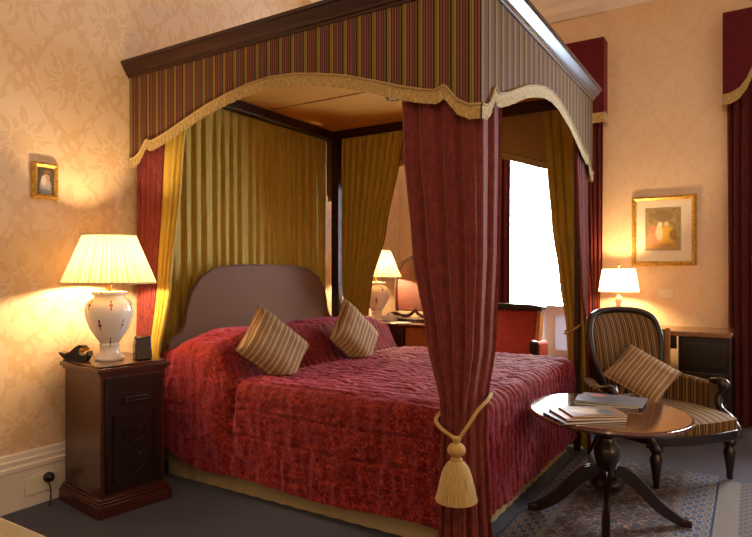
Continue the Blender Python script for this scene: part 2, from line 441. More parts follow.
t = obj('tester_cloth', MB().box(VX0 + .05, VY0 + .05, 2.372, VX1 - .05, VY1 - .05, 2.38), M['tester'], bed, smooth=False)
xs = (VX0 + VX1) / 2
ym = 3.3
obj('seam', MB().tube([(VX0 + .13, ym, 2.371), (VX1 - .1, ym, 2.371)], .004, 6), M['lining'], t)
xr = -1.93
m = MB().lathe([(.012, -.01), (.05, -.004), (.055, .006), (.035, .02), (.03, .073)], 24, (xr, ym, 2.300))
for k in range(8):
    a = k * PI / 4; m.lathe([(.001, -.012), (.014, -.006), (.017, 0), (.012, .008)], 10, (xr + .042 * cos(a), ym + .042 * sin(a), 2.297))
obj('rosette', m, M['lining'], t)
# cornice swept round the rectangle
prof = [(.0, 2.335), (.006, 2.335), (.008, 2.347), (.016, 2.35), (.018, 2.362), (.03, 2.375), (.04, 2.395), (.044, 2.405), (.052, 2.407), (.052, 2.425), (-.02, 2.425), (-.02, 2.335)]
V = []
for (cx, cy, sx, sy) in ((VX0, VY0, -1, -1), (VX1, VY0, 1, -1), (VX1, VY1, 1, 1), (VX0, VY1, -1, 1)):
    if sx < 0: V += [(max(cx - a, XL + .002), cy + sy * a, z) for a, z in prof]
    else: V += [(cx + a, cy + sy * a, z) for a, z in prof]
n = len(prof); F = []
for k in range(4):
    for i in range(n):
        j = (i + 1) % n; k2 = (k + 1) % 4
        F.append((k * n + i, k * n + j, k2 * n + j, k2 * n + i))
obj('cornice', MB().add(V, F), M['mahog'], bed, angle=25)
# valances
KEY = [(0, 1.845), (.05, 1.848), (.1, 1.875), (.14, 1.925), (.16, 1.948), (.18, 1.935), (.2, 1.93), (.25, 1.94), (.35, 1.968), (.5, 2.02), (.65, 2.068), (.8, 2.103), (.95, 2.13), (1.1, 2.14)]
def edge(s, L):
    s = min(s, L - s) * 2.2 / L
    for (a, za), (b, zb) in zip(KEY, KEY[1:]):
        if s <= b: return za + (zb - za) * ((s - a) / (b - a))
    return KEY[-1][1]
sides = [((VX0, VY0), (VX1, VY0), (0, -1)), ((VX1, VY0), (VX1, VY1), (1, 0)), ((VX1, VY1), (VX0, VY1), (0, 1))]
for a, b, nr in sides:
    L = math.dist(a, b); NS = 240
    def pt(s, z, off): return (a[0] + (b[0] - a[0]) * s / L + nr[0] * off, a[1] + (b[1] - a[1]) * s / L + nr[1] * off, z)
    m = MB().grid(NS, 8, lambda u, v: (pt(u * L, 2.345 + (edge(u * L, L) - 2.345) * v, .0012 * sin(u * L * 2 * PI / .077)), (u * L, v)))
    va = obj('valance', m, M['valance'], bed, fix=False)
    m = MB().grid(NS, 3, lambda u, v: (pt(u * L, 2.345 + (edge(u * L, L) + .004 - 2.345) * v, -.012), (u * L, v)))
    obj('valance_lining', m, M['lining'], va, fix=False)
    NF = 480
    def fr(u, v):
        s = u * L; k = int(round(u * NF)); z = edge(s, L)
        o = .006 if v < .3 else .004 + .004 * ((k * 7919) % 13) / 13
        return (pt(s, z + .012 - .058 * v - (.004 * random.random() if v > .99 else 0), o), (s, v))
    m = MB().grid(NF, 6, fr); m.tube([pt(L * k / 160, edge(L * k / 160, L) + .010, .007) for k in range(161)], .0055, 6)
    obj('fringe', m, M['fringe'], va, fix=False)
# headboard
hb = [(2.375, .35), (2.375, .755), (2.40, .79), (2.47, .82), (2.50, .87), (2.515, .96), (2.55, 1.06), (2.62, 1.15), (2.74, 1.215), (2.9, 1.235),
      (3.1, 1.24), (3.35, 1.24), (3.55, 1.235), (3.7, 1.21), (3.83, 1.15), (3.9, 1.06), (3.935, .96), (3.95, .88), (3.98, .835), (4.04, .805), (4.065, .77), (4.065, .35)]
m = MB().prism(hb, lambda a, b, d: (d, a, b), -2.985, -2.945)
h_ = obj('headboard', m, M['headb'], bed, bevel=.01)
obj('piping', MB().tube([(-2.944, a, b) for a, b in hb[1:-1]], .006, 8), M['headb'], h_)
obj('bed_base', MB().box(-2.93, 2.37, .06, -1.10, 4.02, .3), M['dark'], bed, bevel=.01)
obj('mattress', MB().box(-2.93, 2.37, .305, -1.1, 4.03, .57), M['paper'], bed, bevel=.04)
def skirt(u, v):
    P = [(-2.9, 2.336), (-1.10, 2.336), (-1.038, 2.40), (-1.038, 4.0), (-1.10, 4.066), (-2.9, 4.066)]
    L = [0]
    for p, q in zip(P, P[1:]): L.append(L[-1] + math.dist(p, q))
    s = u * L[-1]
    for k in range(5):
        if s <= L[k + 1] + 1e-6: break
    t = (s - L[k]) / (L[k + 1] - L[k]); x = P[k][0] + (P[k + 1][0] - P[k][0]) * t; y = P[k][1] + (P[k + 1][1] - P[k][1]) * t
    d = .003 * sin(s * 60) * (.3 + v) * min(1, 8 * min(t, 1 - t)); nx, ny = ((0, -1), (.7, -.7), (1, 0), (.7, .7), (0, 1))[k]
    return ((x + nx * d, y + ny * d, .275 - .267 * v), (s, v))
obj('bed_skirt', MB().grid(420, 6, skirt), M['skirt'], bed, fix=False)

# ------------------------------------------------------------------ quilted bedspread
XH, XF, YN, YFar, ZT, RR = -2.925, -1.06, 2.345, 4.055, .61, .06
LS = XF - XH; WD = YFar - YN; ARC = RR * PI / 2; DROP = ARC + .42
def hump(x, y):
    s = x - XH
    h = .235 * (.62 + .38 * sstep(0, .22, s)) * (1 - sstep(.44, .575, s))
    tt = min(y - YN, YFar - y)
    h *= .78 + .22 * sstep(-.02, .22, tt)
    mid = (y - (YN + YFar) / 2)
    h *= 1 - .10 * math.exp(-(mid / .07) ** 2)
    return h
def spread_z(x, y):
    z = ZT + hump(x, y)
    z -= .022 * math.exp(-((x - (XH + .6)) / .03) ** 2)
    z += .012 * noise.noise((x * 2.3, y * 2.3, 3))
    return z
def spread(u, v):
    s = u * (LS + DROP); t = (v - .5) * (WD + 2 * DROP)
    a = max(0, s - LS); b = max(0, abs(t) - WD / 2); sg = 1 if t > 0 else -1
    x = XH + min(s, LS); y = (YN + YFar) / 2 + max(-WD / 2, min(WD / 2, t))
    zt = spread_z(x, y); mm = max(a, b)
    puff = .014 * abs(sin(PI * (t + .035 * noise.noise((s * 1.6, t * 3, 0)) + .012 * noise.noise((s * 7, t * 5, 2))) / .066)) ** .55
    wr = .007 * noise.noise((s * 26, t * 9, 1.5)) + .0045 * noise.noise((s * 12, t * 40, 5))
    hs = min(1, abs(hump(x + .02, y) - hump(x - .02, y)) * 12 + .5 * hump(x, y) / .235)
    k_ = (.22 if b > a and t < 0 else 1 - .75 * hs); d = puff * k_ + wr * 1.15
    if b > a and t < 0: d -= .007 * math.exp(-((b - .30) / .008) ** 2) + .006 * math.exp(-((b - .17) / .007) ** 2)
    if mm == 0:
        return ((x, y, zt + d), (s, t))
    ph = math.atan2(b, a); dx, dy = cos(ph), sg * sin(ph)
    zh = .105 + .02 * noise.noise((s * 2.1, t * 2.1, 9)) + (.09 * (1 - sstep(0, .35, s)) if b > a else 0)
    full_ = ZT - RR - zh
    if mm < ARC:
        an = mm / RR; out = RR * sin(an); z = zt - RR * (1 - cos(an)); out += d * sin(an); z += d * cos(an)
    else:
        f = (mm - ARC) / (DROP - ARC)
        z = (zt - RR) + (zh - (zt - RR)) * f
        fold = .010 * noise.noise((s * 5 if b > a else t * 5, 0, 7)) * f
        if b > a:
            fold += .05 * sin(PI * min(1, f * 1.1)) * hump(x, y) / .235 * .35       # pillows push the side out
            fold -= .04 * math.exp(-((s - .595) / .022) ** 2) * (1 - f) * (1 - f)
        out = RR + d + fold + .012 * f
    if b > 0 and a == 0: out -= .04 * math.exp(-((s - .595) / .022) ** 2) * min(1, mm / ARC) * (1 if mm < ARC else 0)
    if a > 0 and b > 0: out -= .052 * sin(2 * ph) * min(1, mm / .05)
    return ((x + dx * out, y + dy * out, z), (s, t))
m = MB().grid(300, 420, spread)
sp = obj('bedspread', m, M['spread'], fix=False, angle=75)
tag(sp, 'crushed red velvet quilted bedspread covering the four-poster bed and its pillows', 'bedspread')

# ------------------------------------------------------------------ curtains
def lerp_poly(P, u):
    L = [0]
    for p, q in zip(P, P[1:]): L.append(L[-1] + math.dist(p, q))
    s = u * L[-1]
    for k in range(len(P) - 1):
        if s <= L[k + 1] + 1e-9: break
    t = (s - L[k]) / max(1e-9, L[k + 1] - L[k])
    return (P[k][0] + (P[k + 1][0] - P[k][0]) * t, P[k][1] + (P[k + 1][1] - P[k][1]) * t), L[-1]
def drape(keys, folds, side=1, off=0, nu=None, nv=60, seed=0, u0=0, u1=1):
    """keys: (z, plan polyline, fold depth) from top to bottom; folds: how many; side: which way the right face looks"""
    nu = nu or int(folds * 12); keys = sorted(keys, key=lambda k: -k[0]); rnd = random.Random(seed)
    jit = [rnd.uniform(-.45, .45) for _ in range(int(folds * 2) + 4)]
    zt, zb = keys[0][0], keys[-1][0]
    def at(u, z):
        for k in range(len(keys) - 1):
            if z >= keys[k + 1][0] - 1e-6: break
        f = (keys[k][0] - z) / max(1e-6, keys[k][0] - keys[k + 1][0]); f = f * f * (3 - 2 * f) * .5 + f * .5
        (a, la), (b, lb) = lerp_poly(keys[k][1], u), lerp_poly(keys[k + 1][1], u)
        return Vector((a[0] + (b[0] - a[0]) * f, a[1] + (b[1] - a[1]) * f)), keys[k][2] + (keys[k + 1][2] - keys[k][2]) * f
    def fn(uu, v):
        u = u0 + (u1 - u0) * uu
        z = zt + (zb - zt) * v; p, amp = at(u, z)
        e = .012; q0, _ = at(max(0, u - e), z); q1, _ = at(min(1, u + e), z); tg = q1 - q0
        if tg.length < 1e-6: tg = Vector((1, 0))
        tg.normalize(); nr = Vector((-tg.y, tg.x)) * side
        x = u * folds; k = int(x); f = x - k; jj = jit[k] + (jit[k + 1] - jit[k]) * f
        w = sin(2 * PI * (x + jj * .6)) + .35 * sin(2 * PI * (x * 2.0 + jj) + 1.1) + .3 * noise.noise((x * .7, z * 1.3, seed))
        p = p + nr * (amp * w * .75 + off)
        return ((p.x, p.y, z), (u * folds * .08, z))
    return MB().grid(nu, nv, fn)

GC = 'curtains of the four-poster bed'
# near foot corner, tied low over the bedspread
k1 = [(2.30, [(-1.30, 2.263), (-.938, 2.262), (-.932, 2.52)], .010), (1.75, [(-1.285, 2.262), (-.94, 2.262), (-.932, 2.52)], .013), (1.28, [(-1.24, 2.262), (-.94, 2.255), (-.932, 2.5)], .014),
      (.90, [(-1.165, 2.252), (-.945, 2.225), (-.922, 2.42)], .014), (.64, [(-1.085, 2.225), (-.97, 2.20), (-.915, 2.31)], .009), (.54, [(-1.08, 2.222), (-.98, 2.195), (-.915, 2.30)], .009),
      (.32, [(-1.085, 2.225), (-.98, 2.19), (-.905, 2.30)], .013), (.012, [(-1.10, 2.235), (-.98, 2.19), (-.885, 2.31)], .017)]
c1 = thing('bed_curtain', 'red velvet bed curtain at the near foot corner, tied low with a gold tassel', 'curtain', (-1.0, 2.25, 0), 0, GC)
obj('velvet_drop', drape(k1, 6.2, -1, 0, 170, 90, 3), M['redvel'], c1, fix=False)
obj('gold_lining', drape(k1, 6.2, -1, -.004, 170, 90, 3), M['goldsat'], c1, fix=False)
# near head corner
k2 = [(2.30, [(-3.08, 2.262), (-2.62, 2.262)], .010), (1.7, [(-3.08, 2.262), (-2.70, 2.262)], .014), (1.1, [(-3.08, 2.265), (-2.79, 2.262)], .016), (.7, [(-3.08, 2.255), (-2.86, 2.235)], .012), (.012, [(-3.08, 2.25), (-2.86, 2.225)], .016)]
c2 = thing('bed_curtain', 'red velvet bed curtain with turned gold edge behind the bedside lamp', 'curtain', (-2.9, 2.25, 0), 0, GC)
obj('velvet_drop', drape(k2, 8, -1, 0, 120, 60, 5, 0, .57), M['redvel'], c2, fix=False)
obj('gold_lining', drape(k2, 8, -1, -.004, 120, 60, 5, .55, 1), M['goldsat'], c2, fix=False)
# head curtain, gathered behind the headboard
k3 = [(2.30, [(-3.055, 2.33), (-3.055, 4.085)], .004), (2.2, [(-3.055, 2.33), (-3.055, 4.085)], .006), (2.12, [(-3.052, 2.33), (-3.052, 4.085)], .010), (.3, [(-3.045, 2.35), (-3.045, 4.07)], .016)]
m = drape(k3, 21, -1, 0, 380, 60, 11)
c3 = tag(obj('bed_curtain', m, M['goldsat'], fix=False), 'pleated gold curtain hanging across the wall behind the headboard', 'curtain', GC)
# far head corner, gold inside
k4 = [(2.30, [(-2.90, 4.095), (-2.30, 4.095)], .004), (2.15, [(-2.90, 4.095), (-2.33, 4.095)], .012), (1.5, [(-2.90, 4.095), (-2.47, 4.095)], .016), (1.1, [(-2.90, 4.10), (-2.6, 4.095)], .018), (.85, [(-2.90, 4.15), (-2.68, 4.165)], .012), (.65, [(-2.9, 4.175), (-2.7, 4.18)], .012), (.012, [(-2.9, 4.18), (-2.68, 4.19)], .014)]
c4 = thing('bed_curtain', 'gold-lined bed curtain drawn back at the far head corner beside the dark post', 'curtain', (-2.7, 4.12, 0), 0, GC)
obj('velvet_drop', drape(k4, 9, 1, .014, 120, 60, 13), M['redvel'], c4, fix=False)
obj('gold_lining', drape(k4, 9, 1, 0, 140, 60, 13), M['goldsat'], c4, fix=False)
# far foot corner
k5 = [(2.30, [(-1.23, 4.135), (-.945, 4.14), (-.938, 3.82)], .008), (1.9, [(-1.20, 4.138), (-.945, 4.145), (-.938, 3.83)], .012), (1.54, [(-1.17, 4.14), (-.948, 4.145), (-.936, 3.86)], .013), (1.14, [(-1.12, 4.15), (-.95, 4.15), (-.934, 3.93)], .013),
      (.80, [(-1.075, 4.165), (-.955, 4.155), (-.925, 4.03)], .009), (.6, [(-1.07, 4.175), (-.955, 4.16), (-.92, 4.05)], .011), (.012, [(-1.1, 4.185), (-.96, 4.17), (-.90, 4.05)], .014)]
c5 = thing('bed_curtain', 'tied bed curtain at the far foot corner, gold inside and red outside, behind the armchair', 'curtain', (-1.05, 4.13, 0), 0, GC)
obj('velvet_drop', drape(k5, 9, 1, .012, 150, 70, 17), M['redvel'], c5, fix=False)
obj('gold_lining', drape(k5, 9, 1, 0, 150, 70, 17, 0, .8), M['goldsat'], c5, fix=False)

# tiebacks
tb = thing('curtain_tieback', 'gold rope tieback with a large tassel on the near foot curtain', 'tieback', (-.98, 2.16, .28), 0, 'gold rope tiebacks')
loop = catmull([(-.93, 2.345, .685), (-1.045, 2.318, .66), (-1.10, 2.232, .595), (-1.065, 2.178, .57), (-1.0, 2.156, .545), (-.972, 2.152, .538), (-.945, 2.158, .575), (-.912, 2.205, .645), (-.896, 2.26, .675), (-.905, 2.335, .69)], 8)
obj('rope', MB().tube(loop, .0075, 10), M['cord'], tb)
TC = (-.972, 2.140)
m = MB().lathe([(.012, .55), (.017, .545), (.015, .535), (.012, .527), (.026, .52), (.034, .508), (.036, .496), (.03, .484), (.02, .478), (.019, .470), (.024, .465), (.022, .453)], 28, (*TC, 0))
obj('tassel_knot', m, M['cord'], tb)
def tm(a, k): return 1 + .018 * sin(a * 34 + k) * (k > 0)
m = MB().lathe([(.022, .458), (.034, .45), (.048, .43), (.057, .405), (.065, .375), (.073, .34), (.081, .308), (.081, .305)], 136, (*TC, 0), mod=tm)
tsk = obj('tassel_fringe', m, M['fringe'], tb)
tb2 = thing('curtain_tieback', 'gold rope tieback on the far foot curtain beside the armchair back', 'tieback', (-1.03, 4.14, .8), 0, 'gold rope tiebacks')
obj('rope', MB().tube([(-1.0 + .078 * cos(a * PI / 16), 4.125 + .07 * sin(a * PI / 16), .83 + .05 * cos(a * PI / 16) + .02 * sin(a * PI / 16)) for a in range(32)], .007, 8, closed=True), M['cord'], tb2)

# ------------------------------------------------------------------ cushions
def cushion(name, L, th, mat, cen, eul, label, group, ground=None):
    Mx = Euler(eul, 'XYZ').to_matrix()
    def side(sg):
        def f(u, v):
            a, b = u * 2 - 1, v * 2 - 1
            x = a * (1 - .10 * (1 - b * b) ** 1.0 * .6 - .02) ; y = b * (1 - .10 * (1 - a * a) * .6 - .02)
            x = a * L / 2 * (1 - .07 * (1 - b * b)); y = b * L / 2 * (1 - .07 * (1 - a * a))
            z = sg * th / 2 * (max(0, 1 - a ** 4) * max(0, 1 - b ** 4)) ** .55
            z += .004 * noise.noise((a * 3, b * 3, sg))
            return ((x, y, z), (u * L, v * L))
        return f
    m = MB().grid(36, 36, side(1)); m.grid(36, 36, side(-1), flip=True)
    ring = []
    for k in range(4):
        for i in range(24):
            q = i / 24 * 2 - 1
            a, b = ((q, -1), (1, q), (-q, 1), (-1, -q))[k]
            ring.append(Vector((a * L / 2 * (1 - .07 * (1 - b * b)), b * L / 2 * (1 - .07 * (1 - a * a)), 0)))
    pm = MB().tube(ring, .0055, 8, closed=True)
    if ground:
        for mm in (m, pm):
            for i, v in enumerate(mm.V):
                w = Mx @ Vector(v) + Vector(cen); g = ground(w.x, w.y) + .012
                if w.z < g: w.z = g + .12 * (g - w.z) * 0; mm.V[i] = tuple(Mx.transposed() @ (w - Vector(cen)))
    o = bpy.data.objects.new(name, None); C.objects.link(o)
    o.location = cen; o.rotation_euler = eul; tag(o, label, 'cushion', group)
    c = obj('cushion_cover', m, mat, o, local=True); obj('piping', pm, mat, c, local=True)
    return o
cam = Vector((0, 0, 1.19))
def pull(c, k): return tuple(cam + (Vector(c) - cam) * k)
GU = 'striped scatter cushions'
cushion('scatter_cushion', .385, .14, M['cushion'], pull((-2.394, 2.69, .745), .955), (.828, .678, -5.324), 'striped cushion on the bed nearer the bedside lamp, standing on one corner', GU, lambda x, y: spread_z(x, y) + .008)
cushion('scatter_cushion', .385, .14, M['cushion'], pull((-2.391, 3.538, .737), .955), (-5.247, .749, 1.148), 'striped cushion on the far side of the bed, in front of the dark post', GU, lambda x, y: spread_z(x, y) + .008)

# ------------------------------------------------------------------ bedside cabinet, lamp and what stands on it
ns = thing('bedside_cabinet', 'dark wooden bedside cabinet with panelled door under the near lamp', 'cabinet', (-2.842, 1.945, 0), math.radians(-8))
# local frame: x to the room, y along the wall
hx, hy = .20, .168
obj('cabinet_body', MB().box(-hx, -hy, .085, hx, hy, .69), M['stand'], ns, True, bevel=.004)
m = MB().prism([(0, 0), (.022, 0), (.022, .065), (.014, .075), (.010, .088), (0, .09)], lambda a, b, d: (0, 0, 0), 0, 0) if 0 else MB()
for z0, z1, g in ((0, .062, .028), (.062, .075, .02), (.075, .088, .012)): m.box(-hx - g * .3, -hy - g, z0, hx + g, hy + g, z1)
obj('plinth', m, M['stand'], ns, True, bevel=.004)
m = MB()
for z0, z1, g in ((.685, .70, .012), (.70, .722, .024), (.722, .733, .012)): m.box(-hx - g * .3, -hy - g, z0, hx + g, hy + g, z1)
obj('cabinet_top', m, M['stand'], ns, True, bevel=.004)
dr = obj('door', MB().box(hx, -hy + .02, .11, hx + .014, hy - .02, .67), M['dark'], ns, True, bevel=.003)
m = MB()
y0, y1, z0, z1 = -hy + .055, hy - .055, .15, .49
for a, b, c, d in ((y0, z0, y1, z0 + .014), (y0, z1 - .014, y1, z1), (y0, z0, y0 + .014, z1), (y1 - .014, z0, y1, z1)): m.box(hx + .014, a, b, hx + .022, c, d)
# carved leaf scroll in the panel
for sg in (-1, 1):
    for k in range(2):
        q = .185 + k * .15
        m.tube(catmull([(hx + .015, sg * .006, q), (hx + .016, sg * .05, q + .03), (hx + .016, sg * .06, q + .075), (hx + .016, sg * .03, q + .095), (hx + .016, sg * .018, q + .07), (hx + .016, sg * .032, q + .058)], 5), .005, 6)
obj('carved_panel', m, M['dark'], dr, True)
m = MB().box(hx + .014, -.06, .545, hx + .03, .06, .57).box(hx + .03, -.065, .54, hx + .038, .065, .552)
obj('drawer_pull', m, M['dark'], dr, True, bevel=.003)

def table_lamp(loc, label, s=1.0, shade=(.25, .14), energy=30):
    t = thing('table_lamp', label, 'lamp', loc, 0, 'white urn table lamps')
    def P(l): return [(r * s, z * s) for r, z in l]
    m = MB().lathe(P([(.074, 0), (.077, .01), (.068, .022), (.052, .042), (.047, .07), (.052, .082), (.047, .09), (.064, .115), (.096, .165), (.117, .22), (.124, .265), (.116, .30), (.095, .322), (.078, .332), (.074, .342), (.084, .348), (.090, .358), (.088, .366), (.03, .369)]), 56)
    obj('urn_base', m, M['porc'], t, True)
    obj('neck', MB().lathe(P([(.028, .364), (.028, .372), (.012, .38), (.011, .43), (.018, .436), (.018, .45), (.006, .455)]), 20), M['brass'], t, True)
    n = 216
    z0, z1 = .412, .668
    m = MB().lathe([(shade[0] * s, z0 * s), (shade[0] * s * .97 + shade[1] * s * .03, z0 * s + .008 * s), ((shade[0] + shade[1]) / 2 * s, (z0 + z1) / 2 * s), (shade[1] * s, z1 * s)], n, caps=False, mod=lambda a, k: 1 + (.008 * sin(a * 72) if 0 < k else .004 * sin(a * 72)))
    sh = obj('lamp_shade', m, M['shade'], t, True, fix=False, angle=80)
    for r, z in ((shade[0], z0), (shade[1], z1)):
        ring = [(r * s * 1.004 * cos(a * PI / 30), r * s * 1.004 * sin(a * PI / 30), z * s) for a in range(60)]
        obj('shade_trim', MB().tube(ring, .005 * s, 6, closed=True), M['shade'], sh, True)
    l = bpy.data.lights.new('bulb', 'POINT'); l.energy = energy; l.color = (1, .70, .38); l.shadow_soft_size = .035
    lo = bpy.data.objects.new('bulb', l); C.objects.link(lo); lo.parent = t; lo.location = (0, 0, .50 * s)
    return t
table_lamp((-2.845, 1.918, .7335), 'lit lamp with pleated cream shade on the near bedside cabinet', .97, (.237, .133), 27)

# dark scroll-ended ornament
o = thing('scroll_ornament', 'small dark curled wooden ornament left of the lamp base', 'ornament', (-2.925, 1.788, .734), math.radians(30))
out = [(-.10, .052), (-.085, .052), (-.06, .045), (-.03, .055), (0, .08), (.025, .095), (.045, .09), (.055, .075), (.048, .062), (.036, .064), (.034, .074), (.022, .07), (.02, .05), (.04, .035), (.065, .04), (.08, .06), (.085, .03), (.06, .0), (-.04, 0), (-.06, .012), (-.085, .035)]
obj('scroll_body', MB().prism(out, lambda a, b, d: (a * .86, d, b * .92), -.026, .026), M['dark'], o, True, bevel=.003)
obj('scroll_eye', MB().lathe([(.001, 0), (.011, .002), (.012, .06), (.001, .064)], 16), M['brass'], o, True)
e_ = [c for c in o.children if c.name.startswith('scroll_eye')][0]; e_.rotation_euler = (PI / 2, 0, 0); e_.location = (.038, .034, .06)
# dark faceted clock-like block
o = thing('desk_clock', 'small dark glossy block with slanted face right of the lamp base', 'clock', (-2.715, 2.02, .734), math.radians(-25))
out = [(-.045, 0), (.05, 0), (.042, .05), (.025, .118), (-.005, .122), (-.03, .09)]
obj('clock_case', MB().prism(out, lambda a, b, d: (a, d, b), -.04, .04), M['dark'], o, True, bevel=.006)
obj('clock_face', MB().prism([(-.028, .015), (.028, .015), (.022, .08), (-.02, .085)], lambda a, b, d: (a, d, b), -.043, -.038), M['glassy'], o, True)

# small gilt picture on the left wall
pic = thing('framed_portrait', 'small gilt framed portrait hanging on the wall above the bedside lamp', 'picture', (XL + .002, 1.735, 1.515))
def frame(parent, w, h, fw, depth, mat, fn, steps=((0, .35), (.5, 1), (.8, .7), (1, .45))):
    """mitred frame, profile steps as (fraction of width, fraction of depth); fn(a, b, d)"""
    V = []; prof = [(0, 0)] + list(steps) + [(1, 0)]; n = len(prof)
    for sx, sy in ((-1, -1), (1, -1), (1, 1), (-1, 1)):
        V += [fn(sx * (w / 2 - f * fw), sy * (h / 2 - f * fw), d * depth) for f, d in prof]
    F = [(k * n + i, k * n + i + 1, ((k + 1) % 4) * n + i + 1, ((k + 1) % 4) * n + i) for k in range(4) for i in range(n - 1)]
    return obj('frame', MB().add(V, F), mat, parent, True, angle=20)
def quad(w, h, fn, d0, d1):
    return MB().grid(1, 1, lambda u, v: (fn((u - .5) * w, (v - .5) * h, d1), (u, v)))
def block(w, h, fn, d0, d1):
    m = MB().prism([(-w / 2, -h / 2), (w / 2, -h / 2), (w / 2, h / 2), (-w / 2, h / 2)], fn, d0, d1)
    m.U = [(a / w + .5, b / h + .5) for a, b in m.U]; return m
LW = lambda a, b, d: (d, a, b + .15)
frame(pic, .138, .19, .026, .025, M['gilt'], LW)
obj('portrait', block(.09, .142, LW, .002, .008), M['smallprint'], pic, True, smooth=False)


# socket and plug in the left skirting
so = thing('wall_socket', 'cream double wall socket in the skirting beside the bedside cabinet', 'socket', (XL + .029, 1.692, .05))
obj('face_plate', MB().box(0, -.075, .01, .009, .075, .098), M['switch'], so, True, bevel=.003)
m = MB()
for y in (-.037,):
    for dy, dz in ((0, .07), (-.012, .045), (.012, .045)): m.box(.009, y + dy - .003, dz - .003, .0098, y + dy + .003, dz + .004)
    m.box(.0085, y - .018, .04, .0092, y + .018, .078)
obj('outlet', m, M['switch'], so, True)
pl = thing('power_plug', 'black plug with trailing lead in the skirting socket', 'plug', (XL + .0392, 1.73, .105))
obj('plug_body', MB().lathe([(.02, 0), (.026, .004), (.026, .02), (.016, .036), (.008, .04)], 20), M['black'], pl, True)
pl.children[0].rotation_euler = (0, PI / 2, 0); pl.children[0].location = (0, 0, .025)
obj('lead', MB().tube(catmull([(.01, .0, .002), (.02, .004, -.03), (.03, .0, -.07), (.045, -.01, -.088), (.07, -.03, -.1)], 6), .004, 8), M['black'], pl, True)

# golden bench at the photographer's feet
b = thing('upholstered_bench', 'golden upholstered bench top at the bottom left corner', 'bench', (-2.1, .66, 0))
obj('cushion_top', MB().box(-.65, -.25, .34, .65, .283, .452), M['bench'], b, True, bevel=.02)
for sx in (-1, 1):
    for sy in (-1, 1): obj('leg', MB().lathe([(.018, 0), (.022, .1), (.03, .3), (.03, .345)], 16, (sx * .58, sy * .2, 0)), M['mahog'], b, True)

# ------------------------------------------------------------------ rugs
r = tag(obj('rug', MB().box(-.96, .2, .0005, -.165, 4.0, .009), M['rug'], bevel=.003), 'blue and red patterned oriental rug under the round table', 'rug')
r2 = tag(obj('rug', MB().box(-.155, .2, .0005, 1.05, 3.94, .009), M['rug2'], bevel=.003), 'pale dotted rug right of the patterned oriental rug', 'rug')

# ------------------------------------------------------------------ round pedestal table
tx, ty, TZ = -.588, 3.02, .53
ta = thing('pedestal_table', 'round polished mahogany pedestal table with magazines at the foot of the bed', 'table', (tx, ty, .0095))
zt = TZ - .0095
top_ = MB().lathe([(.315, zt - .03), (.34, zt - .028), (.356, zt - .02), (.363, zt - .012), (.359, zt - .004), (.351, zt), (.349, zt), (.34, zt)], 96)
for i_, v in enumerate(top_.V):            # slightly longer one way than the other
    q = (-.53 * v[0] + .848 * v[1]) * .14; top_.V[i_] = (v[0] - .53 * q, v[1] + .848 * q, v[2])
obj('table_top', top_, M['walnut'], ta, True, angle=30)
obj('apron', MB().lathe([(.16, zt - .075), (.17, zt - .07), (.17, zt - .031)], 4), M['mahog'], ta, True, smooth=False)
obj('pedestal', MB().lathe([(.05, .13), (.072, .15), (.078, .18), (.066, .20), (.045, .215), (.04, .24), (.052, .275), (.062, .31), (.058, .345), (.04, .37), (.036, .39), (.055, .41), (.06, .43), (.075, .45)], 32), M['dark'], ta, True)
for i, an in enumerate((17, -80, 194, 104)):
    a = math.radians(an); R2 = .355
    path = catmull([(.03, .215), (.09, .215), (.15, .165), (.22, .09), (.29, .04), (R2 - .03, .022), (R2, .02)], 6)
    pts = []; n = len(path); V = []; U = []
    for k, p in enumerate(path):
        f = k / (n - 1); t = (path[min(k + 1, n - 1)] - path[max(k - 1, 0)]).normalized(); nx, nz = -t.y, t.x
        hw = .021 - .006 * f; hh = .034 - .018 * f
        for (q, w) in ((1, -1), (1, -.5), (.8, -.3), (1, 0), (.8, .3), (1, .5), (1, 1), (-1, 1), (-1, -1)):   # reeded upper face
            rr, zz, ww = p.x + nx * hh * q, p.y + nz * hh * q, w * hw
            V.append((rr * cos(a) - ww * sin(a), rr * sin(a) + ww * cos(a), max(.001, zz))); U.append((0, 0))
    F = [(k * 9 + j, k * 9 + (j + 1) % 9, (k + 1) * 9 + (j + 1) % 9, (k + 1) * 9 + j) for k in range(n - 1) for j in range(9)]
    F += [tuple(range(9)), tuple((n - 1) * 9 + j for j in range(9))]
    lg = obj('leg', MB().add(V, F, U), M['dark'], ta, True, angle=30)
    obj('toe_cap', MB().box(R2 - .035, -.019, .001, R2 + .012, .019, .036), M['mahog'], lg, True, bevel=.006)
    lg.children[0].rotation_euler = (0, 0, a)

def magazine(x, y, z, rz, w, h, th, mat, label, curl=0):
    o = thing('magazine', label, 'magazine', (x, y, z), math.radians(rz), 'magazines on the round table')
    def f(zz, k):
        return lambda u, v: (((u - .5) * w, (v - .5) * h, zz + curl * max(0, u - .6) ** 2 * k), (u, v))
    m = MB().grid(12, 4, f(th - .0012, 1)).grid(12, 4, f(.0012, 0), flip=True)
    pages = MB().box(-w / 2 + .003, -h / 2 + .003, .001, w / 2 - .003, h / 2 - .003, th - .0014)
    mb = MB().box(-w / 2, -h / 2, 0, w / 2, h / 2, .001)
    obj('pages', pages, M['paper'], o, True, smooth=False)
    cv = MB(); cv.prism([(-w / 2, -h / 2), (w / 2, -h / 2), (w / 2, h / 2), (-w / 2, h / 2)], lambda a, b, d: (a, b, d), th - .0012, th)
    cv.U = [(a / w + .5, b / h + .5) for a, b in cv.U]
    cv.box(-w / 2, -h / 2, 0, w / 2, h / 2, .001).box(-w / 2, -h / 2, .001, -w / 2 + .002, h / 2, th - .0012)
    obj('cover', cv, mat, o, True, smooth=False)
    return o
z = TZ + .0006
